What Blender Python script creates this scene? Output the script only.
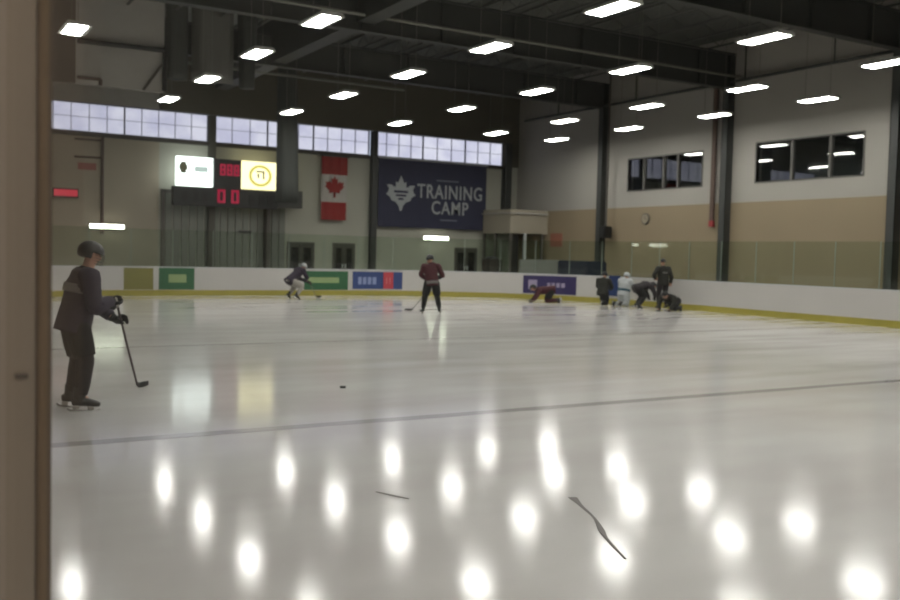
import bpy, bmesh, math, random
from mathutils import Vector, Matrix
random.seed(7)
S = bpy.context.scene
for o in list(bpy.data.objects): bpy.data.objects.remove(o)

# ------------------------------------------------------------------ camera
cam_d = bpy.data.cameras.new('camera'); cam = bpy.data.objects.new('camera', cam_d)
S.collection.objects.link(cam); S.camera = cam
cam_d.sensor_width = 36; cam_d.lens = 37.66; cam_d.clip_start = 0.02; cam_d.clip_end = 200
R_, U_, F_ = Vector((.860091, -.509564, .024254)), Vector((.003675, .053731, .998549)), Vector((.510127, .858754, -.048086))
M_ = Matrix((R_, U_, -F_)).transposed().to_4x4(); M_.translation = (0, 0, 1.75); cam.matrix_world = M_
cam_d.dof.use_dof = True; cam_d.dof.focus_distance = 4.0; cam_d.dof.aperture_fstop = 3.7

# ------------------------------------------------------------------ world, exposure
W = bpy.data.worlds.new('world'); S.world = W; W.use_nodes = True
W.node_tree.nodes['Background'].inputs[0].default_value = (.55, .62, .78, 1)
W.node_tree.nodes['Background'].inputs[1].default_value = 1.0
S.view_settings.view_transform = 'Standard'; S.view_settings.look = 'None'
S.view_settings.exposure = 0.0; S.view_settings.gamma = 1.0; S.view_settings.use_curve_mapping = False
LAMP = 54.0          # radiance of the high bay diffusers

# ------------------------------------------------------------------ materials
def lin(c): return tuple(((x/255)/12.92 if x <= 10 else ((x/255+.055)/1.055)**2.4) for x in c) + (1,)
MATS = {}
def mat(name, rgb, rough=.6, metal=0., spec=.5, noise=0., scale=3., stretch=(1, 1, 1), bump=0.):
    if name in MATS: return MATS[name]
    m = bpy.data.materials.new(name); m.use_nodes = True; nt = m.node_tree; b = nt.nodes['Principled BSDF']
    b.inputs['Base Color'].default_value = lin(rgb); b.inputs['Roughness'].default_value = rough
    b.inputs['Metallic'].default_value = metal; b.inputs['Specular IOR Level'].default_value = spec
    tc = nt.nodes.new('ShaderNodeTexCoord'); mp = nt.nodes.new('ShaderNodeMapping'); mp.inputs['Scale'].default_value = stretch
    nz = nt.nodes.new('ShaderNodeTexNoise'); nz.inputs['Scale'].default_value = scale; nz.inputs['Detail'].default_value = 4
    nt.links.new(tc.outputs['Object'], mp.inputs[0]); nt.links.new(mp.outputs[0], nz.inputs['Vector'])
    n = noise if noise > 0 else .06
    mx = nt.nodes.new('ShaderNodeMix'); mx.data_type = 'RGBA'
    c = lin(rgb); mx.inputs[6].default_value = tuple(x*(1-n) for x in c[:3])+(1,); mx.inputs[7].default_value = tuple(min(1, x*(1+n)) for x in c[:3])+(1,)
    nt.links.new(nz.outputs['Fac'], mx.inputs[0]); nt.links.new(mx.outputs[2], b.inputs['Base Color'])
    if bump > 0:
        bp = nt.nodes.new('ShaderNodeBump'); bp.inputs['Strength'].default_value = bump; bp.inputs['Distance'].default_value = .02
        nt.links.new(nz.outputs['Fac'], bp.inputs['Height']); nt.links.new(bp.outputs[0], b.inputs['Normal'])
    MATS[name] = m; return m
def emit(name, rgb, strength):
    m = bpy.data.materials.new(name); m.use_nodes = True; nt = m.node_tree; nt.nodes.clear()
    e = nt.nodes.new('ShaderNodeEmission'); e.inputs[0].default_value = lin(rgb); e.inputs[1].default_value = strength
    o = nt.nodes.new('ShaderNodeOutputMaterial'); nt.links.new(e.outputs[0], o.inputs[0]); MATS[name] = m; return m
def glass(name, tint, refl=1.0, ior=1.5):
    m = bpy.data.materials.new(name); m.use_nodes = True; nt = m.node_tree; nt.nodes.clear()
    t = nt.nodes.new('ShaderNodeBsdfTransparent'); t.inputs[0].default_value = tint
    g = nt.nodes.new('ShaderNodeBsdfGlossy'); g.inputs['Roughness'].default_value = .03
    fr = nt.nodes.new('ShaderNodeFresnel'); ge = nt.nodes.new('ShaderNodeNewGeometry'); mr = nt.nodes.new('ShaderNodeMapRange')
    mr.inputs['To Min'].default_value = ior; mr.inputs['To Max'].default_value = 1/ior      # both faces of a pane reflect alike
    nt.links.new(ge.outputs['Backfacing'], mr.inputs['Value']); nt.links.new(mr.outputs[0], fr.inputs[0])
    mu = nt.nodes.new('ShaderNodeMath'); mu.operation = 'MULTIPLY'; mu.inputs[1].default_value = refl
    mx = nt.nodes.new('ShaderNodeMixShader'); o = nt.nodes.new('ShaderNodeOutputMaterial')
    nt.links.new(fr.outputs[0], mu.inputs[0]); nt.links.new(mu.outputs[0], mx.inputs[0])
    nt.links.new(t.outputs[0], mx.inputs[1]); nt.links.new(g.outputs[0], mx.inputs[2]); nt.links.new(mx.outputs[0], o.inputs[0])
    MATS[name] = m; return m

def ice_material():
    m = bpy.data.materials.new('ice'); m.use_nodes = True; nt = m.node_tree; b = nt.nodes['Principled BSDF']; L = nt.links
    b.inputs['IOR'].default_value = 1.31; b.inputs['Specular IOR Level'].default_value = .40
    tc = nt.nodes.new('ShaderNodeTexCoord')
    def noise(scale, st, det=5):
        mp = nt.nodes.new('ShaderNodeMapping'); mp.inputs['Scale'].default_value = st
        nz = nt.nodes.new('ShaderNodeTexNoise'); nz.inputs['Scale'].default_value = scale; nz.inputs['Detail'].default_value = det
        L.new(tc.outputs['Object'], mp.inputs[0]); L.new(mp.outputs[0], nz.inputs['Vector']); return nz
    a = noise(.35, (1, 2.2, 1)); s = noise(.8, (.22, 1.6, 1), 8)
    r = nt.nodes.new('ShaderNodeValToRGB'); r.color_ramp.elements[0].position = .3; r.color_ramp.elements[1].position = .62
    r.color_ramp.elements[0].color = lin((194, 190, 187)); r.color_ramp.elements[1].color = lin((208, 206, 203))
    L.new(a.outputs['Fac'], r.inputs[0])
    r2 = nt.nodes.new('ShaderNodeValToRGB'); r2.color_ramp.elements[0].position = .36; r2.color_ramp.elements[1].position = .55
    r2.color_ramp.elements[0].color = (.82, .80, .785, 1); r2.color_ramp.elements[1].color = (1, 1, 1, 1)
    L.new(s.outputs['Fac'], r2.inputs[0])
    mx = nt.nodes.new('ShaderNodeMix'); mx.data_type = 'RGBA'; mx.blend_type = 'MULTIPLY'
    sx = nt.nodes.new('ShaderNodeSeparateXYZ'); wr = nt.nodes.new('ShaderNodeMapRange'); wr.inputs['From Min'].default_value = 2; wr.inputs['From Max'].default_value = 15
    wr.inputs['To Min'].default_value = .12; wr.inputs['To Max'].default_value = .9          # the right side of the sheet is more skated up
    wy = nt.nodes.new('ShaderNodeMapRange'); wy.inputs['From Min'].default_value = 6; wy.inputs['From Max'].default_value = 9.5; mm = nt.nodes.new('ShaderNodeMath'); mm.operation = 'MULTIPLY'
    L.new(tc.outputs['Object'], sx.inputs[0]); L.new(sx.outputs['X'], wr.inputs['Value']); L.new(sx.outputs['Y'], wy.inputs['Value'])
    L.new(wr.outputs[0], mm.inputs[0]); L.new(wy.outputs[0], mm.inputs[1]); L.new(mm.outputs[0], mx.inputs[0])
    L.new(r.outputs[0], mx.inputs[6]); L.new(r2.outputs[0], mx.inputs[7]); L.new(mx.outputs[2], b.inputs['Base Color'])
    mr = nt.nodes.new('ShaderNodeMapRange'); mr.inputs['To Min'].default_value = .10; mr.inputs['To Max'].default_value = .125
    L.new(s.outputs['Fac'], mr.inputs['Value']); L.new(mr.outputs[0], b.inputs['Roughness'])
    MATS['ice'] = m; return m

def strip_material():
    m = bpy.data.materials.new('daylight_panel'); m.use_nodes = True; nt = m.node_tree; nt.nodes.clear()
    e = nt.nodes.new('ShaderNodeEmission'); o = nt.nodes.new('ShaderNodeOutputMaterial'); tc = nt.nodes.new('ShaderNodeTexCoord')
    nz = nt.nodes.new('ShaderNodeTexNoise'); nz.inputs['Scale'].default_value = .9
    r = nt.nodes.new('ShaderNodeValToRGB'); r.color_ramp.elements[0].position = .35; r.color_ramp.elements[1].position = .65
    r.color_ramp.elements[0].color = lin((205, 207, 234)); r.color_ramp.elements[1].color = lin((232, 234, 252))
    nt.links.new(tc.outputs['Object'], nz.inputs['Vector']); nt.links.new(nz.outputs['Fac'], r.inputs[0])
    nt.links.new(r.outputs[0], e.inputs[0]); e.inputs[1].default_value = 1.0; nt.links.new(e.outputs[0], o.inputs[0]); return m

ICE = ice_material(); STRIP = strip_material()
PALE = mat('upper_wall_paint', (162, 158, 151), .75, noise=.05, scale=.6, bump=.0)
TAN = mat('lower_wall_paint', (143, 128, 104), .75, noise=.06, scale=.6)
FARW = mat('far_wall_paint', (172, 171, 158), .75, noise=.07, scale=.5)
FARL = mat('far_wall_warm_paint', (170, 160, 142), .75, noise=.1, scale=.5)
DARKW = mat('unlit_wall_dark', (92, 89, 78), .8, noise=.12, scale=.6)
DECK = mat('roof_deck_dark', (88, 90, 86), .8, noise=.15, scale=.4, stretch=(1, .2, 1))
DECKL = mat('roof_deck_grey', (136, 138, 134), .8, noise=.12, scale=.4, stretch=(1, .2, 1))
STEEL = mat('dark_painted_steel', (64, 66, 64), .55, .05, noise=.1)
STEEL2 = mat('grey_painted_steel', (92, 88, 82), .55, .2)
PIPE = mat('pale_pipe', (120, 120, 112), .5, .2)
BROWNP = mat('brown_pipe', (92, 74, 66), .6)
RED = mat('red_cloth', (142, 46, 44), .85); REDP = mat('red_paint', (150, 50, 52), .5)
WHITEC = mat('white_cloth', (176, 172, 165), .85)
NAVY = mat('navy_cloth', (50, 52, 74), .8, noise=.1, scale=1.)
LOGO = mat('pale_print', (170, 174, 176), .8)
BOARD = mat('white_board', (187, 184, 180), .35, noise=.04, scale=1.5)
KICK = mat('yellow_kick_plate', (158, 148, 64), .45, noise=.15, scale=2)
CAP = mat('pale_cap_rail', (186, 188, 190), .4)
GREEN = mat('green_print', (40, 92, 58), .5, noise=.1); LGREEN = mat('pale_green_print', (140, 160, 110), .5); OLIVE = mat('olive_print', (120, 116, 58), .5)
BLUE = mat('blue_print', (46, 66, 116), .5); REDPR = mat('red_print', (180, 62, 72), .5); PURPLE = mat('purple_print', (46, 38, 84), .5); LILAC = mat('pale_lilac_print', (150, 140, 164), .5)
BLACK = mat('black_plastic', (24, 24, 24), .5); DARKG = mat('dark_grey_panel', (40, 42, 42), .6)
ALU = mat('bronze_aluminium', (158, 147, 136), .5, .2, noise=.06, scale=2, stretch=(1, 1, .2))
ALU2 = mat('bronze_aluminium_ridge', (128, 108, 84), .45, .2)
DOORM = mat('dark_door', (62, 62, 54), .5); DOORG = mat('dark_door_glass', (30, 32, 32), .12)
RIB = mat('ribbed_cladding', (122, 124, 116), .6, .1)
HOUS = mat('lamp_housing', (190, 190, 186), .5)
GL = glass('board_glass', (.88, .93, .88, 1), 1.0, 1.45); GLN = glass('near_board_glass', (.96, .96, .95, 1), .35, 1.4)
GLW = glass('window_glass', (.75, .78, .78, 1), 1.6, 1.6)
FILL = emit('fill_diffuser', (255, 236, 214), 34); DIFF = emit('lamp_diffuser', (253, 252, 247), LAMP); WLAMP = emit('wall_lamp_tube', (255, 255, 240), 9)
SCRW = emit('screen_white', (240, 252, 248), 3.2); SCRY = emit('screen_cream', (250, 242, 186), 2.2); SCRR = emit('screen_ring', (226, 214, 110), 1.1); SCRD = emit('screen_dark_mark', (120, 120, 96), .5)
SCRP = emit('screen_pale_mark', (206, 226, 220), 1.0)
LEDR = emit('led_red', (200, 52, 84), .62); EXITR = emit('sign_red', (214, 66, 84), .75)
INT = mat('dim_room_paint', (96, 100, 98), .8)

# ------------------------------------------------------------------ helpers
COL = S.collection
def mkmesh(bm, name, m, smooth=False):
    bmesh.ops.recalc_face_normals(bm, faces=bm.faces)
    me = bpy.data.meshes.new(name); bm.to_mesh(me); bm.free()
    for mm in (m if isinstance(m, (list, tuple)) else [m]): me.materials.append(mm)
    if smooth:
        for p in me.polygons: p.use_smooth = True
    return me
def obj(name, bm, m, parent=None, smooth=False, label=None):
    o = bpy.data.objects.new(name, mkmesh(bm, name, m, smooth)); COL.objects.link(o)
    if parent: o.parent = parent
    if label: o['label'] = label
    return o
def thing(name, label, cat, loc=(0, 0, 0), rz=0, group=None):
    o = bpy.data.objects.new(name, None); COL.objects.link(o); o.location = loc; o.rotation_euler = (0, 0, rz); o.empty_display_size = .2
    o['label'] = label; o['category'] = cat
    if group: o['group'] = group
    return o
def tag(o, label, cat, group=None):
    o['label'] = label; o['category'] = cat
    if group: o['group'] = group
    return o
def struct(name, bm, m, label=None):
    o = obj(name, bm, m); o['kind'] = 'structure'
    if label: o['label'] = label
    return o
def box(bm, a, b):
    x0, y0, z0 = a; x1, y1, z1 = b
    v = [bm.verts.new(p) for p in ((x0,y0,z0),(x1,y0,z0),(x1,y1,z0),(x0,y1,z0),(x0,y0,z1),(x1,y0,z1),(x1,y1,z1),(x0,y1,z1))]
    for f in ((0,3,2,1),(4,5,6,7),(0,1,5,4),(1,2,6,5),(2,3,7,6),(3,0,4,7)): bm.faces.new([v[i] for i in f])
def boxes(*ab):
    bm = bmesh.new()
    for a, b in ab: box(bm, a, b)
    return bm
def cat(pts, k):
    P = [Vector(p) for p in pts]
    if k <= 1 or len(P) < 3: return P, [i for i in range(len(P))]
    out = []; tt = []
    for i in range(len(P)-1):
        p0 = P[max(i-1, 0)]; p1 = P[i]; p2 = P[i+1]; p3 = P[min(i+2, len(P)-1)]
        for j in range(k):
            t = j/k; out.append(.5*((2*p1)+(p2-p0)*t+(2*p0-5*p1+4*p2-p3)*t*t+(3*p1-p0-3*p2+p3)*t**3)); tt.append(i+t)
    out.append(P[-1]); tt.append(len(P)-1); return out, tt
def tube(bm, pts, rad, n=10, k=3, side=None):
    """loft along a smoothed path; rad entries are r or (a,b) with a along side"""
    P, tt = cat(pts, k)
    rr = [(r, r) if not isinstance(r, (tuple, list)) else r for r in (rad if isinstance(rad, (list, tuple)) and len(rad) == len(pts) else [rad]*len(pts))]
    rings = []; s_prev = Vector(side) if side is not None else None
    for i, p in enumerate(P):
        t = (P[min(i+1, len(P)-1)]-P[max(i-1, 0)]).normalized()
        if s_prev is None: s_prev = Vector((1, 0, 0)) if abs(t.x) < .8 else Vector((0, 1, 0))
        base = Vector(side) if side is not None else s_prev
        s = base-t*base.dot(t)
        if s.length < 1e-4: s = t.orthogonal()
        s.normalize(); s_prev = s; u = t.cross(s)
        i0 = int(tt[i]); fr = tt[i]-i0; i1 = min(i0+1, len(rr)-1); fr = fr*fr*(3-2*fr)
        a = rr[i0][0]*(1-fr)+rr[i1][0]*fr; b = rr[i0][1]*(1-fr)+rr[i1][1]*fr
        rings.append([bm.verts.new(p+s*a*math.cos(2*math.pi*j/n)+u*b*math.sin(2*math.pi*j/n)) for j in range(n)])
    for A, B in zip(rings, rings[1:]):
        for j in range(n): bm.faces.new((A[j], A[(j+1) % n], B[(j+1) % n], B[j]))
    bm.faces.new(rings[0][::-1]); bm.faces.new(rings[-1])
def cyl(bm, a, b, r, n=10): tube(bm, [a, b], [r, r], n, 1)
def ball(bm, c, r, sc=(1, 1, 1), rot=None, seg=16, rings=10):
    g = bmesh.ops.create_uvsphere(bm, u_segments=seg, v_segments=rings, radius=r)
    for v in g['verts']:
        q = Vector((v.co.x*sc[0], v.co.y*sc[1], v.co.z*sc[2])); v.co = (rot @ q if rot else q)+Vector(c)
    return g['verts']
def prism(bm, poly, f, d):
    """extrude 2D polygon; f maps (u,v,depth)->3D"""
    a = [bm.verts.new(f(u, v, 0)) for u, v in poly]; b = [bm.verts.new(f(u, v, d)) for u, v in poly]; n = len(poly)
    bm.faces.new(a); bm.faces.new(b[::-1])
    for i in range(n): bm.faces.new((a[i], b[i], b[(i+1) % n], a[(i+1) % n]))
def copy_tree(o, parent=None):
    c = o.copy(); COL.objects.link(c); c.parent = parent
    for ch in list(o.children): copy_tree(ch, c)
    return c

# ================================================================== SHELL
XL, XR, YB, YF, ZT = -3.5, 30.0, -6.0, 43.5, 11.0
struct('floor', boxes(((XL-.3, YB-.3, -.3), (XR+.3, YF+.3, -.03))), mat('rubber_floor', (84, 82, 78), .7))
# ice sheet with rounded corners
RX0, RX1, RY1, RR = .2, 24.24, 35.0, 8.0
def rink_path(off=0., y0=-5.5, step=6):
    """(x,y,nx,ny) following the boards from left side, far end, right side; off > 0 is outwards"""
    pts = []
    def add(x, y, nx, ny): pts.append((x+nx*off, y+ny*off, nx, ny))
    for i in range(17): add(RX0, y0+(RY1-RR-y0)*i/16, -1, 0)
    n = 48
    for i in range(1, n): a = math.pi-math.pi/2*i/n; add(RX0+RR+RR*math.cos(a), RY1-RR+RR*math.sin(a), math.cos(a), math.sin(a))
    for i in range(6): add(RX0+RR+(RX1-RX0-2*RR)*i/5, RY1, 0, 1)
    for i in range(1, n): a = math.pi/2-math.pi/2*i/n; add(RX1-RR+RR*math.cos(a), RY1-RR+RR*math.sin(a), math.cos(a), math.sin(a))
    for i in range(17): add(RX1, RY1-RR+(y0-RY1+RR)*i/16, 1, 0)
    return pts
bm = bmesh.new()
top = [bm.verts.new((x, y, 0)) for x, y, _, _ in rink_path(.01)]; bot = [bm.verts.new((v.co.x, v.co.y, -.029)) for v in top]
bm.faces.new(top); bm.faces.new(bot[::-1])
for i in range(len(top)): j = (i+1) % len(top); bm.faces.new((top[i], bot[i], bot[j], top[j]))
o = struct('ice_sheet', bm, ICE); o.name = 'ice_floor'
LINE = mat('faded_blue_line', (164, 159, 159), .12, spec=.4, noise=.15, scale=1.5)
struct('trim_1', boxes(((RX0+.02, 8.67, .0005), (RX1-.02, 8.86, .0025))), LINE, 'faded dark line painted across the ice')
struct('trim_2', boxes(((RX0+.02, 16.88, .0005), (RX1-.02, 16.96, .002))), mat('thin_line', (158, 152, 150), .12, spec=.3), 'thin faint line across the ice')

# walls
struct('wall_left', boxes(((XL-.3, YB, -.03), (XL, YF, ZT))), mat('left_wall_paint', (120, 116, 108), .8, noise=.08, scale=.5))
struct('wall_back', boxes(((XL, YB-.3, -.03), (XR, YB, ZT))), mat('back_wall_paint', (128, 120, 110), .8, noise=.08, scale=.5))
# right wall: tan below z 4.18, pale above, two window openings
W1, W2 = (21.72, 26.58, 4.98, 6.5), (29.55, 34.25, 4.98, 6.42)
bm = bmesh.new(); yy = [YB, W1[0], W1[1], W2[0], W2[1], YF]
for i in range(5):
    if i in (1, 3):
        w = W1 if i == 1 else W2; box(bm, (XR, yy[i], 4.18), (XR+.3, yy[i+1], w[2])); box(bm, (XR, yy[i], w[3]), (XR+.3, yy[i+1], ZT))
    else: box(bm, (XR, yy[i], 4.18), (XR+.3, yy[i+1], ZT))
struct('wall_right', bm, PALE)
struct('wall_right_lower', boxes(((XR-.02, YB, -.03), (XR+.3, YF, 4.18))), TAN)
# far wall pieces
struct('wall_far', boxes(((10.4, YF, -.03), (XR+.3, YF+.3, 6.66))), FARW)
struct('wall_far_warm', boxes(((XL-.3, YF, -.03), (10.4, YF+.3, 6.66))), FARL)
struct('wall_far_upper', boxes(((10.4, YF-.1, 7.95), (XR+.3, YF+.3, ZT)), ((29.0, YF-.1, 6.66), (XR+.3, YF+.3, 7.95))), DARKW)  # unlit upper band, its darkness put into the wall colour
struct('wall_far_pale_panel', boxes(((XL-.3, YF, 7.95), (10.4, YF+.3, ZT)), ((XL-.3, YF, 6.66), (5.2, YF+.3, 7.95))), mat('pale_upper_panel', (184, 181, 174), .75, noise=.06))
struct('ceiling', boxes(((12.9, YB-.3, ZT), (XR+.3, YF+.3, ZT+.2))), DECK)
struct('ceiling_left', boxes(((XL-.3, YB-.3, ZT), (12.9, YF+.3, ZT+.2))), DECKL)
bm = bmesh.new()
for i in range(17): x = 10.9+i*.66 if i < 17 else 0; box(bm, (x, YF-.05, .0), (x+.3, YF, 4.3))
for x0, x1, z in ((16.5, 30, 0),): pass
# daylight strip: eight bays of glazing
bays = [(5.2, 8.9), (8.9, 12.6), (12.9, 15.5), (15.5, 17.85), (17.85, 20.85), (21.15, 24.0), (24.0, 26.6), (26.6, 29.0)]
for i, (a, b) in enumerate(bays):
    w = thing(f'window_{i+1}', f'bay {i+1} of the daylight strip', 'window'); w['kind'] = 'structure'
    for k in ('label', 'category'): del w[k]
    obj('pane', boxes(((a+.03, YF+.10, 6.70), (b-.03, YF+.13, 7.92))), STRIP, w)
    f = bmesh.new(); n = max(2, round((b-a)/.75))
    box(f, (a, YF+.02, 6.64), (b, YF+.2, 6.72)); box(f, (a, YF+.02, 7.90), (b, YF+.2, 7.97)); box(f, (a, YF+.02, 7.72-.4), (b, YF+.09, 7.335))
    for j in range(n+1):
        x = a+(b-a)*j/n; t = .03 if j in (0, n) else .012; box(f, (x-t, YF+.02, 6.7), (x+t, YF+.09, 7.92))
    obj('window_frame', f, mat('grey_violet_frame', (150, 150, 168), .5), w)
struct('trim_3', boxes(((5.2, YF-.16, 6.50), (29.0, YF, 6.66))), mat('dark_sill', (64, 60, 54), .6), 'dark sill under the daylight strip')
struct('trim_4', boxes(((29.95, YF-.1, 4.1), (XR, YF, 4.2))), mat('pale_sill', (150, 140, 120), .6))
# viewing windows in the right wall
def view_window(name, w, mulls, frame):
    y0, y1, z0, z1 = w; o = thing(name, '', ''); del o['label']; del o['category']; o['kind'] = 'structure'
    f = boxes(((XR-.03, y0-.06, z0-.06), (XR+.2, y1+.06, z0)), ((XR-.03, y0-.06, z1), (XR+.2, y1+.06, z1+.06)), ((XR-.03, y0-.06, z0), (XR+.2, y0, z1)), ((XR-.03, y1, z0), (XR+.2, y1+.06, z1)))
    for y in mulls: box(f, (XR-.02, y-.05, z0), (XR+.15, y+.05, z1))
    obj('window_frame', f, frame, o)
    ys = [y0]+mulls+[y1]
    for a, b in zip(ys, ys[1:]): obj('pane', boxes(((XR+.06, a+.05 if a != y0 else a, z0), (XR+.075, b-.05 if b != y1 else b, z1))), GLW, o)
    r = bmesh.new(); box(r, (XR+2.6, y0-.5, z0-.8), (XR+2.7, y1+.5, z1+.6)); box(r, (XR+.3, y0-.6, z0-.8), (XR+2.7, y0-.5, z1+.6)); box(r, (XR+.3, y1+.5, z0-.8), (XR+2.7, y1+.6, z1+.6))
    box(r, (XR+.3, y0-.6, z0-.9), (XR+2.7, y1+.6, z0-.8)); box(r, (XR+.3, y0-.6, z1+.6), (XR+2.7, y1+.6, z1+.7)); obj('room_behind', r, INT, o)
    return o
view_window('window_9', W1, [23.12, 24.85], mat('grey_frame', (96, 94, 90), .5))
w2 = view_window('window_10', W2, [31.0, 31.9, 33.2], mat('grey_frame', (96, 94, 90), .5))
# furniture silhouettes seen in the viewing room
o = tag(obj('lounge_chair', boxes(((XR+.8, 32.4, 4.2), (XR+1.4, 33.1, 5.55)), ((XR+.5, 32.4, 4.2), (XR+1.4, 33.1, 4.9))), BLACK), 'dark seat back showing inside the left viewing window', 'chair')

# pilaster of the right wall beside the column
struct('trim_5', boxes(((XR-.12, 20.62, 4.18), (XR, 21.3, ZT-.2))), PALE, 'pale upper pilaster beside the right-hand column')
struct('trim_6', boxes(((XR-.12, 20.62, -.03), (XR-.02, 21.3, 4.18))), TAN, 'tan lower pilaster beside the right-hand column')

# ================================================================== STEELWORK
def column(x, y, z0, z1, label, w=.3, m=STEEL, alongx=True):
    bm = bmesh.new(); h = w/2
    box(bm, (x-h, y-h, z0), (x+h, y-h+.03, z1)); box(bm, (x-h, y+h-.03, z0), (x+h, y+h, z1)); box(bm, (x-.015, y-h, z0), (x+.015, y+h, z1))
    box(bm, (x-h, y-h, z0), (x-h+.03, y+h, z1)) if not alongx else None
    t = thing('steel_column', label, 'column', (0, 0, 0)); obj('shaft', bm, m, t)
    obj('base_plate', boxes(((x-h-.06, y-h-.06, z0), (x+h+.06, y+h+.06, z0+.03))), m, t); return t
for y, lab in ((20.3, 'dark steel column at the right edge against the tan wall'), (28.0, 'dark steel column between the two viewing windows'), (35.95, 'dark steel column left of the smaller viewing window, by the loudspeaker')):
    column(XR-.2, y, -.03, 10.2, lab, .34, alongx=False)
column(21.05, YF-.2, -.03, 7.9, 'dark steel column on the far wall left of the navy banner', .3)
column(12.75, YF-.2, -.03, 7.9, 'grey-brown steel column behind the scoreboard', .3, mat('column_grey', (84, 82, 72), .6))
column(29.15, YF-.2, 4.2, 7.9, 'short dark steel column above the corner vestibule', .42)
#column(6.25, YF-.2, 7.97, ZT, 'brownish steel column standing above the daylight strip at upper left', .9, mat('column_brown', (96, 88, 80), .6))
def girder(y, z0, z1, label, x0=XL, x1=XR):
    bm = boxes(((x0, y-.02, z0), (x1, y+.02, z1)), ((x0, y-.17, z0), (x1, y+.17, z0+.05)), ((x0, y-.17, z1-.05), (x1, y+.17, z1)))
    g = thing('roof_girder', label, 'beam'); obj('girder_web', bm, STEEL, g)
    x = x0+1.5
    while x < x1: obj('stiffener', boxes(((x-.01, y-.15, z0+.05), (x+.01, y+.15, z1-.05))), STEEL, g); x += 3.0
girder(20.3, 9.12, 10.4, 'deep dark roof girder nearest the camera, top right')
girder(28.0, 8.85, 10.3, 'deep dark roof girder meeting the column between the viewing windows')
girder(35.95, 9.0, 10.2, 'dark roof girder farther back, meeting the column left of the small viewing window')
girder(12.5, 9.2, 10.4, 'deep dark roof girder overhead, out of the picture')
b = thing('ridge_beam', 'dark ridge beam running away under the middle of the roof', 'beam'); obj('beam_web', boxes(((12.9, YB, 9.15), (13.5, YF-.1, 10.95))), STEEL, b)
# bar joists
def joist(x):
    bm = boxes(((x-.05, YB, ZT-.12), (x+.05, YF-.1, ZT-.04)), ((x-.04, YB, ZT-.62), (x+.04, YF-.1, ZT-.56)))
    y = YB; up = False
    while y < YF-1: cyl(bm, (x, y, ZT-.58 if not up else ZT-.1), (x, y+.7, ZT-.1 if not up else ZT-.58), .018, 4); y += .7; up = not up
    return bm
jm = mkmesh(joist(0), 'roof_joist', mat('joist_steel', (84, 85, 82), .6))
for i in range(20):
    x = -2.6+i*1.65
    if abs(x-13.2) < .5: continue
    o = bpy.data.objects.new('roof_joist', jm); COL.objects.link(o); o.location = (x, 0, 0)
    tag(o, 'dark open web joist running away under the roof deck', 'roof joist', 'roof joists')
def pipe(name, pts, r, m, label, cat_='pipe'):
    bm = bmesh.new()
    for a, b_ in zip(pts, pts[1:]): cyl(bm, a, b_, r, 10)
    for p in pts[1:-1]: ball(bm, p, r*1.05, seg=10, rings=6)
    return tag(obj(name, bm, m), label, cat_)
pipe('sprinkler_pipe', [(XL, 38.2, 9.15), (20, 38.2, 9.15)], .06, PIPE, 'pale pipe crossing the roof behind the farthest girder')
pipe('sprinkler_pipe', [(9, 27.4, 9.25), (XR, 27.4, 9.25)], .05, PIPE, 'pale pipe crossing the roof beside the middle girder')
t = thing('wall_pipe', 'dark pipe running along the upper right wall under hangers', 'pipe')
bm = bmesh.new(); cyl(bm, (29.72, 14, 9.12), (29.72, 42.5, 9.12), .06); obj('pipe_run', bm, STEEL, t)
for y in (33.6, 27.1, 22.9, 18.4, 39.5):
    bm = bmesh.new(); cyl(bm, (29.72, y, 9.1), (29.72, y, 10.95), .03, 8); obj('hanger_rod', bm, STEEL, t)
t = thing('downpipe', 'brown downpipe with a reddish end beside the middle column', 'pipe', (0, 0, 0))
bm = bmesh.new(); cyl(bm, (29.85, 28.75, 3.45), (29.85, 28.75, 9.3), .11); obj('pipe_run', bm, BROWNP, t)
bm = bmesh.new(); cyl(bm, (29.85, 28.75, 3.2), (29.85, 28.75, 3.45), .13); obj('pipe_end', bm, REDP, t, label='reddish pipe end')
t = thing('hanging_loudspeaker', 'dark loudspeaker on a long drop pipe beside the left right-wall column', 'loudspeaker')
bm = bmesh.new(); cyl(bm, (29.6, 35.3, 3.3), (29.6, 35.3, 10.9), .05); obj('drop_pipe', bm, STEEL2, t)
bm = bmesh.new(); box(bm, (29.35, 35.05, 2.72), (29.8, 35.55, 3.3)); bmesh.ops.bevel(bm, geom=bm.edges[:], offset=.04, segments=2, affect='EDGES'); obj('speaker_box', bm, BLACK, t)
bm = bmesh.new(); cyl(bm, (29.32, 35.3, 3.0), (29.36, 35.3, 3.0), .17, 16); obj('speaker_cone', bm, DARKG, t)
t = thing('wall_clock', 'small round clock on the tan wall below the smaller viewing window', 'clock')
bm = bmesh.new(); cyl(bm, (XR-.08, 32.93, 3.62), (XR-.021, 32.93, 3.62), .26, 24); obj('clock_case', bm, STEEL2, t)
bm = bmesh.new(); cyl(bm, (XR-.09, 32.93, 3.62), (XR-.08, 32.93, 3.62), .22, 24); obj('clock_face', bm, mat('clock_face', (150, 140, 120), .5), t)
obj('clock_hand', boxes(((XR-.1, 32.92, 3.62), (XR-.09, 32.94, 3.79)), ((XR-.1, 32.82, 3.61), (XR-.09, 32.93, 3.63))), BLACK, t)
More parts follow.
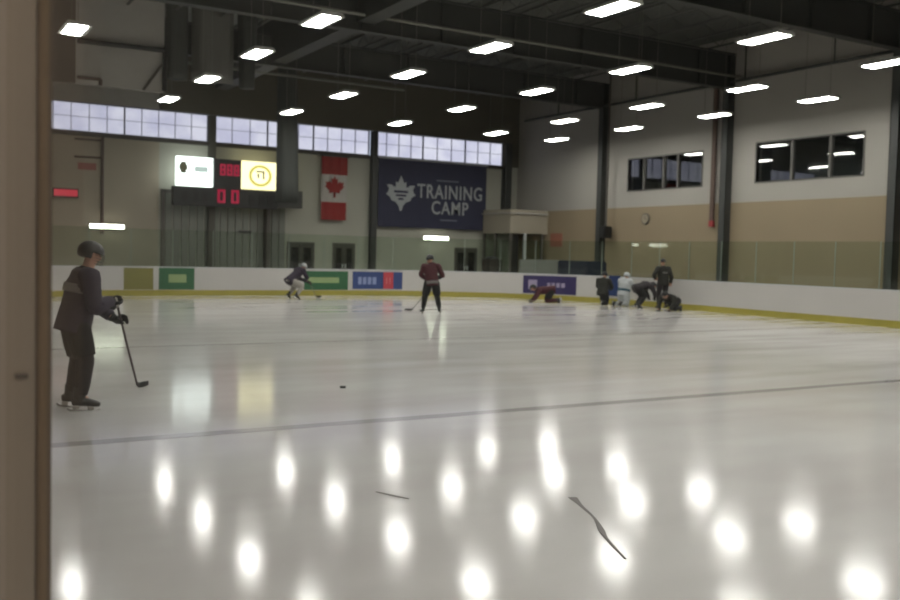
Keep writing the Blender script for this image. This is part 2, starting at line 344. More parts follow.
# pipe frames on the pale panel upper left
t = thing('bulkhead', 'pale panelled bulkhead with dark conduits hanging below the roof at upper left', 'bulkhead')
obj('panel', boxes(((5.55, 35.35, 7.42), (8.6, 35.5, ZT-.01))), mat('pale_upper_panel', (184, 181, 174), .75, noise=.06), t)
obj('side_post', boxes(((4.5, 35.3, 7.42), (5.55, 35.5, ZT-.01))), mat('column_brown', (96, 88, 80), .6), t, label='brownish end post')
def cond(pts, r, m, nm):
    bm = bmesh.new()
    for a, b_ in zip(pts, pts[1:]): cyl(bm, a, b_, r, 8)
    obj(nm, bm, m, t)
cond([(5.6, 35.25, 8.88), (8.6, 35.25, 8.93), (8.6, 35.25, 7.46)], .09, BLACK, 'conduit')
cond([(8.5, 35.27, 8.4), (7.85, 35.27, 7.43)], .05, STEEL2, 'brace_rod')
cond([(5.6, 35.27, 7.62), (6.38, 35.27, 7.64), (6.38, 35.27, 7.43)], .06, BROWNP, 'conduit')
t = thing('wall_ladder', 'thin brown pipe frame on the warm far wall below the daylight strip', 'pipe frame')
bm = bmesh.new(); cyl(bm, (7.95, YF-.12, 2.3), (7.95, YF-.12, 6.5), .07); obj('upright', bm, BROWNP, t)
for z in (5.6, 6.35):
    bm = bmesh.new(); cyl(bm, (6.8, YF-.12, z), (7.95, YF-.12, z), .045); obj('rung', bm, BROWNP, t)
# hanging dark curtain rolls
def curtain(name, x0, x1, y, z0, z1, xb0, xb1, label, m):
    bm = bmesh.new(); n = 10; A = []
    for zi in range(9):
        f = zi/8; z = z1+(z0-z1)*f; a = x0+(xb0-x0)*f; b_ = x1+(xb1-x1)*f; ring = []
        for j in range(20):
            th = 2*math.pi*j/20; rr = 1+.12*math.sin(5*th); ring.append(bm.verts.new(((a+b_)/2+(b_-a)/2*math.cos(th)*rr, y+.28*math.sin(th)*rr, z)))
        A.append(ring)
    for P, Q in zip(A, A[1:]):
        for j in range(20): bm.faces.new((P[j], P[(j+1) % 20], Q[(j+1) % 20], Q[j]))
    bm.faces.new(A[0]); bm.faces.new(A[-1][::-1])
    return tag(obj(name, bm, m, smooth=True), label, 'curtain')
CURT = mat('dark_netting', (68, 71, 68), .9, noise=.25, scale=3, stretch=(6, 6, .3))
curtain('gathered_netting', 8.68, 9.45, 35.3, 7.95, ZT-.01, 8.68, 9.45, 'dark gathered netting hanging at upper left beside the pale panel', CURT)
curtain('gathered_netting', 11.35, 12.1, 35.3, 7.9, ZT-.01, 11.45, 12.0, 'dark gathered netting hanging left of the ridge beam', CURT)
curtain('gathered_netting', 14.5, 15.3, 39.4, 3.85, ZT-.01, 14.5, 15.5, 'dark gathered netting hanging down to the right end of the scoreboard', CURT)
curtain('grey_reflection', 9.65, 11.15, 35.3, 8.0, ZT-.01, 9.65, 11.15, 'grey streaky glass reflection shaped as a sheet between two dark gathered nettings', mat('grey_reflection', (104, 104, 98), .8, noise=.15, scale=3, stretch=(4, 4, .2)))  # streaky reflection in the glass, modelled as a hanging sheet

# ================================================================== LIGHTS
LX = [4.11, 9.0, 13.9, 18.83, 23.79, 27.24]; LY = [36.3, 31.2, 26.3, 21.6, 16.6]; ZL = 7.325
def make_light(label):
    t = thing('high_bay_light', label, 'ceiling light', (0, 0, 0), 0, 'high bay lights hung in rows over the ice')
    bm = bmesh.new(); prism(bm, [(-.33, 0), (.33, 0), (.26, .09), (-.26, .09)], lambda u, v, d: (u, -.68+d, ZL+.012+v), 1.36); obj('housing', bm, HOUS, t)
    obj('diffuser', boxes(((-.23, -.62, ZL), (.23, .62, ZL+.011))), DIFF, t)
    for s in (-1, 1):
        bm = bmesh.new(); cyl(bm, (0, .5*s, ZL+.1), (0, .5*s, ZT-.04), .008, 5); obj('hanger_wire', bm, PIPE, t)
    return t
rown = ['row nearest the far wall', 'second row from the far wall', 'third row from the far wall', 'fourth row from the far wall', 'fifth row from the far wall']
ordn = ['leftmost', 'second from the left', 'third from the left', 'fourth from the left', 'fifth from the left', 'rightmost']
first = None
for j, y in enumerate(LY):
    cols = {0: [1,2,3,4,5], 1: [1,2,3,4,5], 2: [0,1,2,3,4,5], 3: [1,2,3,4,5], 4: [2,3,4]}[j]
    for i, ci in enumerate(cols):
        on = 'rightmost' if i == len(cols)-1 else ordn[i]
        lab = f'white rectangular ceiling light, {on} in the {rown[j]}'
        if first is None: t = first = make_light(lab)
        else: t = copy_tree(first); t['label'] = lab
        t.location = (LX[ci], y, 0)
# the same lamps go on over the near ice, above and behind the picture
rest = [(0, 21.6), (0, 16.6), (1, 16.6)]+[(i, y) for y in (11.7, 6.8, 1.9, -3) for i in range(5)]
for ci, y in rest:
    t = copy_tree(first); t['label'] = 'white rectangular ceiling light out of the picture'; t['group'] = 'high bay lights out of the picture'; t.location = (LX[ci], y, 0)
def wall_lamp(x0, x1, z, y, label):
    t = thing('wall_lamp', label, 'wall light')
    obj('housing', boxes(((x0-.04, y, z-.11), (x1+.04, y+.1, z+.11))), HOUS, t); bm = boxes(((x0, y-.06, z-.09), (x1, y, z+.09)))
    obj('tube', bm, WLAMP, t)
wall_lamp(7.43, 8.85, 2.62, YF-.2, 'bright strip light on the far wall above the left player')
wall_lamp(24.05, 25.5, 2.6, YF-.2, 'bright strip light on the far wall below the navy banner')

# unseen fill lamps added behind the camera to brighten the near post
for i, y in enumerate((-4.0, -1.6, .6)):
    t = thing('added_fill_lamp', 'added square fill lamp over the spectator side, out of the picture', 'ceiling light', (-1.9, y, 0), 0, 'lamps over the spectator side')
    obj('housing', boxes(((-.32, -.32, 3.96), (.32, .32, 4.1))), HOUS, t); obj('diffuser', boxes(((-.28, -.28, 3.94), (.28, .28, 3.96))), FILL, t)
    bm = bmesh.new(); cyl(bm, (0, 0, 4.1), (0, 0, ZT-.04), .015, 6); obj('drop_rod', bm, PIPE, t)

# ================================================================== FAR WALL THINGS
# ribbed cladding bay (big overhead door) under the scoreboard
t = thing('overhead_door', 'grey ribbed overhead door below the scoreboard', 'door')
bm = bmesh.new()
for i in range(16): x = 10.7+i*.36; box(bm, (x, YF-.08, 0), (x+.3, YF, 4.25))
obj('ribbed_leaf', bm, RIB, t); obj('door_rail', boxes(((10.5, YF-.12, 0), (10.66, YF, 4.4)), ((15.35, YF-.5, 0), (15.5, YF, 4.4)), ((10.5, YF-.12, 4.25), (16.5, YF, 4.4))), STEEL2, t)
obj('handle_bar', boxes(((14.1, YF-.14, 2.55), (14.7, YF-.08, 2.65))), BLACK, t)
def fdoor(n, x0, x1, z1, glassy, lab):
    t = thing(f'door_{n}', '', ''); del t['label']; del t['category']; t['kind'] = 'structure'
    obj('door_frame', boxes(((x0-.06, YF-.06, 0), (x0, YF, z1+.06)), ((x1, YF-.06, 0), (x1+.06, YF, z1+.06)), ((x0, YF-.06, z1), (x1, YF, z1+.06))), STEEL2, t)
    xm = (x0+x1)/2
    for a, b_ in ((x0, xm-.01), (xm+.01, x1)):
        l = obj('door_leaf', boxes(((a, YF-.05, 0), (b_, YF-.01, z1))), DOORM, t)
        obj('door_glass', boxes(((a+.12, YF-.06, .9 if not glassy else .2), (b_-.12, YF-.05, z1-.2))), DOORG, l)
        obj('door_handle', boxes(((b_-.1 if a == x0 else a+.04, YF-.1, .95), (b_-.04 if a == x0 else a+.1, YF-.05, 1.15))), CAP, l)
fdoor(1, 16.62, 17.9, 2.13, False, ''); fdoor(2, 19.0, 20.1, 2.14, False, ''); fdoor(3, 26.1, 27.4, 2.08, True, '')
# scoreboard
t = thing('scoreboard', 'wide black scoreboard with two bright screens and red digits on the far wall', 'scoreboard')
Y = 42.6
obj('cabinet', boxes(((10.82, Y, 3.68), (15.72, Y+.35, 4.52)), ((12.66, Y, 4.5), (13.92, Y+.35, 5.86))), DARKG, t)
obj('cabinet_end', boxes(((15.72, Y, 3.78), (16.95, Y+.35, 4.6))), mat('cabinet_grey', (66, 66, 62), .6), t, label='grey end panel of the scoreboard')
s = obj('left_screen', boxes(((10.98, Y-.05, 4.56), (12.58, Y+.3, 5.86))), SCRW, t, label='bright white video screen')
bm = boxes(((11.12, Y-.07, 5.12), (11.36, Y-.05, 5.62)), ((11.06, Y-.07, 5.25), (11.42, Y-.05, 5.50))); obj('dark_mark', bm, SCRD, s)
obj('pale_mark', boxes(((11.75, Y-.07, 5.2), (12.35, Y-.05, 5.45))), SCRP, s)
s = obj('right_screen', boxes(((13.96, Y-.05, 4.58), (15.66, Y+.3, 5.86))), SCRY, t, label='cream video screen with a round emblem')
bm = bmesh.new(); n = 32; c = (14.82, 5.2)
for j in range(n):
    a0, a1 = 2*math.pi*j/n, 2*math.pi*(j+1)/n
    prism(bm, [(c[0]+.55*math.cos(a0), c[1]+.5*math.sin(a0)), (c[0]+.55*math.cos(a1), c[1]+.5*math.sin(a1)), (c[0]+.42*math.cos(a1), c[1]+.38*math.sin(a1)), (c[0]+.42*math.cos(a0), c[1]+.38*math.sin(a0))], lambda u, v, d: (u, Y-.07+d, v), .02)
obj('emblem_ring', bm, SCRR, s)
obj('emblem_mark', boxes(((14.62, Y-.07, 5.36), (15.02, Y-.05, 5.43)), ((14.94, Y-.07, 5.05), (15.02, Y-.05, 5.43)), ((14.68, Y-.07, 5.1), (14.76, Y-.05, 5.3))), SCRD, s)
seg = {'8': 'abcdefg', '0': 'abcdef', '1': 'bc', '5': 'acdfg', '2': 'abdeg'}
def digit(bm, x, z, w, h, ch, th=.07):
    R = {'a': (0, h-th, w, h), 'd': (0, 0, w, th), 'g': (0, h/2-th/2, w, h/2+th/2), 'f': (0, h/2, th, h), 'e': (0, 0, th, h/2), 'b': (w-th, h/2, w, h), 'c': (w-th, 0, w, h/2)}
    for s_ in seg[ch]: r = R[s_]; box(bm, (x+r[0], Y-.04, z+r[1]), (x+r[2], Y, z+r[3]))
bm = bmesh.new(); digit(bm, 12.92, 5.12, .26, .52, '8', .09); digit(bm, 13.24, 5.12, .26, .52, '8', .09); digit(bm, 13.56, 5.12, .26, .52, '8', .09); obj('clock_digits', bm, LEDR, t, label='red clock digits')
bm = bmesh.new(); digit(bm, 12.82, 3.86, .36, .62, '0', .11); digit(bm, 13.46, 3.86, .36, .62, '0', .11); obj('score_digits', bm, LEDR, t, label='red score digits')
bm = bmesh.new()
for x in (11.2, 11.7, 12.1, 14.3, 14.8, 15.2): box(bm, (x, Y-.03, 3.85), (x+.25, Y, 4.3))
obj('unlit_window', bm, BLACK, t)
# flag
LEAF = [(0,1),(.12,.72),(.3,.82),(.24,.42),(.46,.62),(.52,.5),(.78,.55),(.7,.3),(.84,.22),(.42,-.14),(.47,-.3),(.06,-.22),(.07,-.62),(-.07,-.62),(-.06,-.22),(-.47,-.3),(-.42,-.14),(-.84,.22),(-.7,.3),(-.78,.55),(-.52,.5),(-.46,.62),(-.24,.42),(-.3,.82),(-.12,.72)]
t = thing('hanging_flag', 'red and white maple leaf flag hanging vertically on the far wall', 'flag')
def sheet(x0, x1, z0, z1, y, amp=.03, n=14):
    bm = bmesh.new(); A = []
    for i in range(n+1):
        x = x0+(x1-x0)*i/n; dy = amp*math.sin(i*1.3); A.append([bm.verts.new((x, y+dy+d, z)) for z, d in ((z0, 0), (z1, 0), (z1, .02), (z0, .02))])
    for P, Q in zip(A, A[1:]):
        for j in range(4): bm.faces.new((P[j], P[(j+1) % 4], Q[(j+1) % 4], Q[j]))
    bm.faces.new(A[0]); bm.faces.new(A[-1]); return bm
Yf = 43.15
obj('red_band', sheet(18.15, 19.52, 5.55, 6.42, Yf), RED, t, label='red top band'); obj('white_field', sheet(18.15, 19.50, 4.2, 5.55, Yf), WHITEC, t, label='white middle')
obj('red_band', sheet(18.15, 19.48, 3.32, 4.2, Yf), RED, t, label='red bottom band')
bm = bmesh.new(); prism(bm, [(18.83+u*.62, 4.83+v*.66) for u, v in LEAF], lambda u, v, d: (u, Yf-.06+d, v), .02); obj('maple_leaf', bm, RED, t, label='red maple leaf')
bm = bmesh.new(); cyl(bm, (18.05, Yf, 6.45), (19.62, Yf, 6.45), .03, 8); cyl(bm, (18.1, Yf, 6.45), (18.1, YF, 6.45), .02, 8); cyl(bm, (19.57, Yf, 6.45), (19.57, YF, 6.45), .02, 8); obj('hanging_rod', bm, STEEL, t)
# banner
t = thing('wall_banner', 'large navy TRAINING CAMP banner with a pale leaf emblem', 'banner'); Yb = 43.2
obj('banner_cloth', sheet(21.27, 27.78, 3.1, 6.56, Yb, .02, 24), NAVY, t)
TL = [(0,1.06),(.13,.78),(.2,.62),(.36,.7),(.34,.38),(.5,.4),(.62,.5),(.95,.5),(.8,.28),(.86,.08),(1.0,-.05),(.72,-.22),(.62,-.42),(.36,-.48),(.14,-.72),(.06,-1.0),(-.06,-1.0),(-.14,-.72),(-.36,-.48),(-.62,-.42),(-.72,-.22),(-1.0,-.05),(-.86,.08),(-.8,.28),(-.95,.5),(-.62,.5),(-.5,.4),(-.34,.38),(-.36,.7),(-.2,.62),(-.13,.78)]
bm = bmesh.new(); prism(bm, [(22.55+u*.86, 4.82+v*.88) for u, v in TL], lambda u, v, d: (u, Yb-.05+d, v), .02); lf = obj('leaf_emblem', bm, LOGO, t, label='pale leaf emblem')
obj('emblem_lettering', boxes(((22.15, Yb-.06, 4.86), (22.95, Yb-.05, 4.98)), ((22.25, Yb-.06, 4.68), (22.85, Yb-.05, 4.78)), ((22.4, Yb-.06, 4.5), (22.7, Yb-.05, 4.6))), NAVY, lf)
def text(name, s, x, z, w, h, y, m, parent):
    c = bpy.data.curves.new(name, 'FONT'); c.body = s; c.size = 1; c.extrude = .01; c.offset = .012; c.space_character = 1.12
    o = bpy.data.objects.new(name, c); COL.objects.link(o); bpy.context.view_layer.update()
    me = bpy.data.meshes.new_from_object(o.evaluated_get(bpy.context.evaluated_depsgraph_get())); bpy.data.objects.remove(o); bpy.data.curves.remove(c)
    xs = [v.co.x for v in me.vertices]; ys = [v.co.y for v in me.vertices]
    for v in me.vertices: v.co = Vector((x+(v.co.x-min(xs))/(max(xs)-min(xs))*w, y-v.co.z, z+(v.co.y-min(ys))/(max(ys)-min(ys))*h))
    me.materials.clear(); me.materials.append(m); o = bpy.data.objects.new(name, me); COL.objects.link(o); o.parent = parent; return o
text('lettering', 'TRAINING', 23.5, 4.66, 3.98, .74, Yb-.05, LOGO, t); text('lettering', 'CAMP', 24.38, 3.85, 2.25, .70, Yb-.05, LOGO, t)
obj('small_line', boxes(((24.65, Yb-.05, 5.58), (26.0, Yb-.04, 5.66)), ((24.9, Yb-.05, 3.52), (25.95, Yb-.04, 3.60))), mat('dim_print', (110, 114, 128), .8), t)
bm = bmesh.new(); cyl(bm, (21.2, Yb, 6.6), (27.85, Yb, 6.6), .035, 8); obj('hanging_rod', bm, CAP, t)
# red signs
t = thing('lit_sign', 'red glowing sign on the far wall at the left edge', 'sign'); obj('sign_face', boxes(((5.95, YF-.3, 3.86), (6.9, YF-.24, 4.14))), EXITR, t); obj('sign_case', boxes(((5.9, YF-.24, 3.8), (6.95, YF-.0, 4.2))), DARKG, t)
tag(obj('small_red_notice', boxes(((6.95, YF-.03, 5.05), (7.7, YF, 5.35))), mat('faded_red', (160, 100, 92), .7)), 'small faded red panel high on the warm far wall', 'notice')
tag(obj('red_notice', boxes(((XR-.05, 39.2, 2.3), (XR-.021, 40.2, 3.0))), mat('faded_red_notice', (150, 96, 78), .7)), 'faded reddish notice on the tan wall near the far corner', 'notice')
# vestibule in the far right corner
t = thing('corner_vestibule', 'cream box vestibule with glazed front in the far right corner', 'vestibule')
obj('upper_box', boxes(((27.6, 40.5, 2.95), (29.97, YF-.35, 4.19))), mat('cream_panel', (158, 150, 134), .7), t)
obj('ledge', boxes(((27.5, 40.4, 3.95), (29.97, 40.5, 4.03)), ((27.5, 40.5, 3.95), (27.6, YF-.35, 4.03))), PALE, t)
for x, y in ((27.6, 40.5), (28.5, 40.5), (29.6, 40.5), (27.6, 41.9), (27.6, 43.0)): obj('post', boxes(((x, y, -.03), (x+.12, y+.12, 2.95))), CAP if x > 28 and x < 29 else STEEL2, t)
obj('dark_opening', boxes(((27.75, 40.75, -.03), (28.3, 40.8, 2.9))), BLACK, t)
for a, b_ in ((28.62, 29.6),): obj('glazing', boxes(((a, 40.55, -.03), (b_, 40.57, 2.95))), GL, t)
for a, b_ in ((40.62, 41.9), (42.02, 43.0)): obj('glazing', boxes(((27.65, a, -.03), (27.67, b_, 2.95))), GL, t)

# ================================================================== BOARDS
bd = thing('rink_boards', 'white boards with yellow base around the ice', 'rink boards')
def ring_strip(name, o0, o1, z0, z1, m, rng=None, y0=-5.5, bev=0, parent=bd, label=None):
    A = rink_path(o0, y0); B = rink_path(o1, y0)
    if rng: A = A[rng[0]:rng[1]]; B = B[rng[0]:rng[1]]
    bm = bmesh.new(); V = [[bm.verts.new((a[0], a[1], z0)), bm.verts.new((a[0], a[1], z1)), bm.verts.new((b[0], b[1], z1)), bm.verts.new((b[0], b[1], z0))] for a, b in zip(A, B)]
    for P, Q in zip(V, V[1:]):
        for j in range(4): bm.faces.new((P[j], P[(j+1) % 4], Q[(j+1) % 4], Q[j]))
    bm.faces.new(V[0]); bm.faces.new(V[-1]); return obj(name, bm, m, parent, label=label)
ring_strip('board_panel', 0, .10, 0.0, 1.03, BOARD)
ring_strip('kick_plate', -.013, .0, 0.0, .20, KICK, label='yellow kick plate')
ring_strip('cap_rail', -.015, .14, 1.03, 1.06, CAP)
# sample the path densely for things stuck on the boards
def path_pt(s, off):
    """s measured in metres along the far end and right side from x=RX0+RR at the far boards; negative goes into the left corner"""
    La = RR*math.pi/2; Ls = RX1-RX0-2*RR
    if s < -La: return (RX0-off, RY1-RR+(s+La))+(-1, 0)
    if s < 0: a = math.pi/2-s/RR; c = (RX0+RR, RY1-RR)
    elif s < Ls: return (RX0+RR+s, RY1+off, 0, 1)
    elif s < Ls+La: a = math.pi/2-(s-Ls)/RR; c = (RX1-RR, RY1-RR)
    else: return (RX1+off, RY1-RR-(s-Ls-La), 1, 0)
    return (c[0]+(RR+off)*math.cos(a), c[1]+(RR+off)*math.sin(a), math.cos(a), math.sin(a))
def patch(name, s0, s1, z0, z1, o0, o1, m, parent, label=None, n=8):
    bm = bmesh.new(); V = []
    for i in range(n+1):
        s = s0+(s1-s0)*i/n; a = path_pt(s, o0); b_ = path_pt(s, o1)
        V.append([bm.verts.new((a[0], a[1], z0)), bm.verts.new((a[0], a[1], z1)), bm.verts.new((b_[0], b_[1], z1)), bm.verts.new((b_[0], b_[1], z0))])
    for P, Q in zip(V, V[1:]):
        for j in range(4): bm.faces.new((P[j], P[(j+1) % 4], Q[(j+1) % 4], Q[j]))
    bm.faces.new(V[0]); bm.faces.new(V[-1]); return obj(name, bm, m, parent, label=label)
# s for a given x on the boards (far end / right corner / left corner)
def s_x(x):
    if x < RX0+RR: return -RR*math.asin(min(1, (RX0+RR-x)/RR))
    if x < RX1-RR: return x-RX0-RR
    return RX1-RX0-2*RR+RR*math.asin(min(1, (x-RX1+RR)/RR))
def ad(x0, x1, z0, z1, m, label): return patch('advert', s_x(x0), s_x(x1), z0, z1, -.008, .0, m, bd, label)
def mark(p, x0, x1, z0, z1, m, label=None): return patch('advert_mark', s_x(x0), s_x(x1), z0, z1, -.013, -.008, m, p, label, 3)
def lettering(p, x0, x1, z0, z1, m, n):
    bm = None
    w = (x1-x0)/n
    for i in range(n): mark(p, x0+i*w, x0+(i+.72)*w, z0, z1, m)
a = ad(7.15, 8.2, .22, 1.0, OLIVE, 'olive advert'); a = ad(8.4, 9.7, .22, 1.02, GREEN, 'dark green advert'); mark(a, 8.75, 9.4, .48, .78, LGREEN)
a = ad(14.05, 15.95, .22, .97, GREEN, 'green advert'); mark(a, 14.15, 15.55, .5, .72, LGREEN)
a = ad(16.15, 18.3, .26, .97, BLUE, 'blue advert with a red square'); lettering(a, 16.4, 17.25, .45, .75, mat('pale_blue_print', (130, 142, 180), .5), 4)
mark(a, 17.5, 17.92, .27, .96, REDPR); mark(a, 17.6, 17.82, .48, .74, mat('pale_pink_print', (210, 150, 150), .5))
a = ad(22.5, 23.68, .24, .98, PURPLE, 'dark purple advert'); mark(a, 22.64, 22.86, .42, .8, LILAC); lettering(a, 23.1, 23.5, .52, .7, LILAC, 4)
# board joints, glass and stanchions
for x in (10.2, 12.1, 16.0, 18.1, 20.1): pass
tot0 = -RR*math.pi/2; tot1 = RX1-RX0-2*RR+RR*math.pi/2+32
s = s_x(2.2); k = 0
while s < tot1-1.5:
    patch('glass_pane', s+.01, s+1.49, 1.061, 2.42 if s > s_x(21.9) or s < s_x(3) else 2.42, .05, .062, GL, bd, n=4)
    patch('pane_edge', s-.012, s+.01, 1.061, 2.42, .046, .066, mat('pane_edge', (128, 140, 128), .3), bd, n=1); s += 1.5
# near side glass right beside the camera, on the left boards
for y in (-1.6, -.08):
    obj('near_glass_pane', boxes(((.135, y, 1.061), (.147, y+1.5, 3.2))), GLN, bd, label='near glass pane')
# near post
t = thing('glass_post', 'tall brownish grey metal post at the left edge close to the camera', 'post')
P0 = 1.452
prof = [(.03, 0), (.177, 0), (.177, .012)]
bm = bmesh.new(); prism(bm, prof[:3]+[(.177, .03), (.03, .03)], lambda u, v, d: (u, P0+v, 1.061+d), 2.6)
bmesh.ops.bevel(bm, geom=[e for e in bm.edges if abs(e.verts[0].co.z-e.verts[1].co.z) > 1], offset=.003, segments=2, affect='EDGES'); obj('post_face', bm, ALU, t)
bm = boxes(((.1800, P0-.002, 1.061), (.1935, P0+.03, 3.66))); bmesh.ops.bevel(bm, geom=[e for e in bm.edges if abs(e.verts[0].co.z-e.verts[1].co.z) > 1], offset=.004, segments=2, affect='EDGES'); obj('edge_ridge', bm, ALU2, t, label='browner ridge along the post edge')
obj('groove', boxes(((.177, P0+.012, 1.061), (.180, P0+.03, 3.66))), mat('groove_dark', (58, 48, 38), .8), t)
obj('gasket', boxes(((.1935, P0+.004, 1.061), (.1985, P0+.03, 3.66))), mat('rubber_gasket', (98, 88, 76), .7), t)
bm = bmesh.new(); tube(bm, [(.153, P0-.001, 1.563), (.164, P0-.001, 1.563)], [.004, .004], 10, 1); ball(bm, (.153, P0, 1.563), .004, seg=8, rings=6); ball(bm, (.164, P0, 1.563), .004, seg=8, rings=6); obj('slot', bm, BLACK, t, label='black slot')

# bench clutter behind the right corner
t = thing('bench_block', 'dark navy covered bench block behind the boards in the right corner', 'bench', (0, 0, 0))
bm = boxes(((25.3, 31.3, -.03), (26.4, 33.4, 1.62))); bmesh.ops.bevel(bm, geom=bm.edges[:], offset=.06, segments=2, affect='EDGES')
obj('cover', bm, mat('dark_navy_cover', (30, 36, 54), .7, noise=.2), t); obj('foot_rail', boxes(((25.2, 31.2, -.03), (26.5, 33.5, .1))), BLACK, t)
t = thing('low_partition', 'pale grey low partition behind the glass left of the navy bench block', 'partition')
obj('panel', boxes(((24.8, 35.5, .15), (27.6, 35.62, 1.62))), mat('pale_partition', (132, 132, 128), .6), t)
for x in (24.8, 27.5): obj('leg', boxes(((x, 35.3, -.03), (x+.1, 35.8, .15))), STEEL2, t)
t = thing('waste_bin', 'dark bin on the near left of the pale partition behind the glass', 'bin', (25.0, 38.2, 0))
bm = bmesh.new(); prism(bm, [(-.32, -.3), (.32, -.3), (.32, .3), (-.32, .3)], lambda u, v, d: (u*(1+.08*d), v*(1+.08*d), -.03+d), 1.6); obj('bin_body', bm, mat('bin_brown', (42, 36, 30), .7), t)
bm = bmesh.new(); ball(bm, (0, 0, 1.6), .34, (1, 1, .4)); obj('bin_lid', bm, BLACK, t)

# blue cloth over the boards between the kneeling players
sc_ = RX1-RX0-2*RR+RR*(math.pi/2-math.asin((28.15-RY1+RR)/RR))
o = patch('draped_cloth', sc_-.28, sc_+.28, .30, 1.09, -.055, -.025, mat('blue_cloth', (36, 54, 96), .85, noise=.15), None)
tag(o, 'dark blue cloth hanging over the boards behind the kneeling players', 'cloth')

# ================================================================== PEOPLE
SKIN = mat('skin', (176, 132, 110), .55); STEELB = mat('skate_steel', (190, 190, 190), .25, .9)
def skin_body(J, name, m):
    order = ['pelvis','waist','chest','neck','jaw','head','crown']
    V = []; Rr = []; E = []; idx = {}
    def v(n, p, r): idx[n] = len(V); V.append(Vector(p)); Rr.append(r); return idx[n]
    rad = dict(pelvis=.13, waist=.125, chest=.14, neck=.055, jaw=.07, head=.095, crown=.07)
    for n in order: v(n, J[n], rad[n])
    for a, b_ in zip(order, order[1:]): E.append((idx[a], idx[b_]))
    for s in 'LR':
        chain = [('sho', .065), ('elb', .042), ('wri', .03), ('hand', .038)]; prev = 'chest'
        for n, r in chain: v(n+s, J[n+s], r); E.append((idx[prev], idx[n+s])); prev = n+s
        prev = 'pelvis'
        for n, r in (('hip', .095), ('kne', .06), ('ank', .03), ('toe', .02)): v(n+s, J[n+s] if n != 'toe' else Vector(J['ank'+s]).lerp(J[n+s], .4), r if n != 'toe' else .018); E.append((idx[prev], idx[n+s])); prev = n+s
    v('nose', Vector(J['head'])+J['fwd']*.115-J['hup']*.02, .016); E.append((idx['head'], idx['nose']))
    me = bpy.data.meshes.new(name); me.from_pydata(V, E, []); o = bpy.data.objects.new(name, me); COL.objects.link(o)
    o.modifiers.new('Skin', 'SKIN'); o.modifiers.new('Sub', 'SUBSURF').levels = 1
    for i, r in enumerate(Rr): me.skin_vertices[0].data[i].radius = (r, r); me.skin_vertices[0].data[i].use_root = (i == 0)
    bpy.context.view_layer.update(); me2 = bpy.data.meshes.new_from_object(o.evaluated_get(bpy.context.evaluated_depsgraph_get()))
    o.modifiers.clear(); o.data = me2; me2.materials.clear(); me2.materials.append(m)
    for p in me2.polygons: p.use_smooth = True
    return o
def glove_bm(c, a, wrist, gr=.045, fr=.017):
    """gloved hand closed round an axis a through c: palm, four unequal fingers, thumb"""
    c, a, w = Vector(c), Vector(a).normalized(), Vector(wrist); n = (w-c); n -= a*n.dot(a); n = n.normalized() if n.length > 1e-3 else a.orthogonal().normalized()
    t = a.cross(n); bm = bmesh.new(); P = c+n*.055
    tube(bm, [w+(w-P)*.25, w, (w+P)/2, P, P+t*.03-n*.01], [(.052, .052), (.056, .05), (.05, .04), (.052, .032), (.045, .028)], 12, 3, side=a)
    for i, ln in enumerate((.92, 1.06, 1.0, .82)):
        off = a*((i-1.5)*.028); pts = []
        for ang in (-5, 45, 95, 150, 190): th = math.radians(ang*ln); pts.append(c+off+(n*math.cos(th)+t*math.sin(th))*gr)
        tube(bm, pts, [fr, fr, fr*.95, fr*.85, fr*.6], 8, 2)
    tube(bm, [P-a*.045, c-a*.055+(n*.7-t*.6)*gr, c-a*.05+(n*.0-t*1.0)*gr, c-a*.03+(-n*.7-t*.7)*gr], [.022, .02, .018, .011], 8, 2)
    return bm
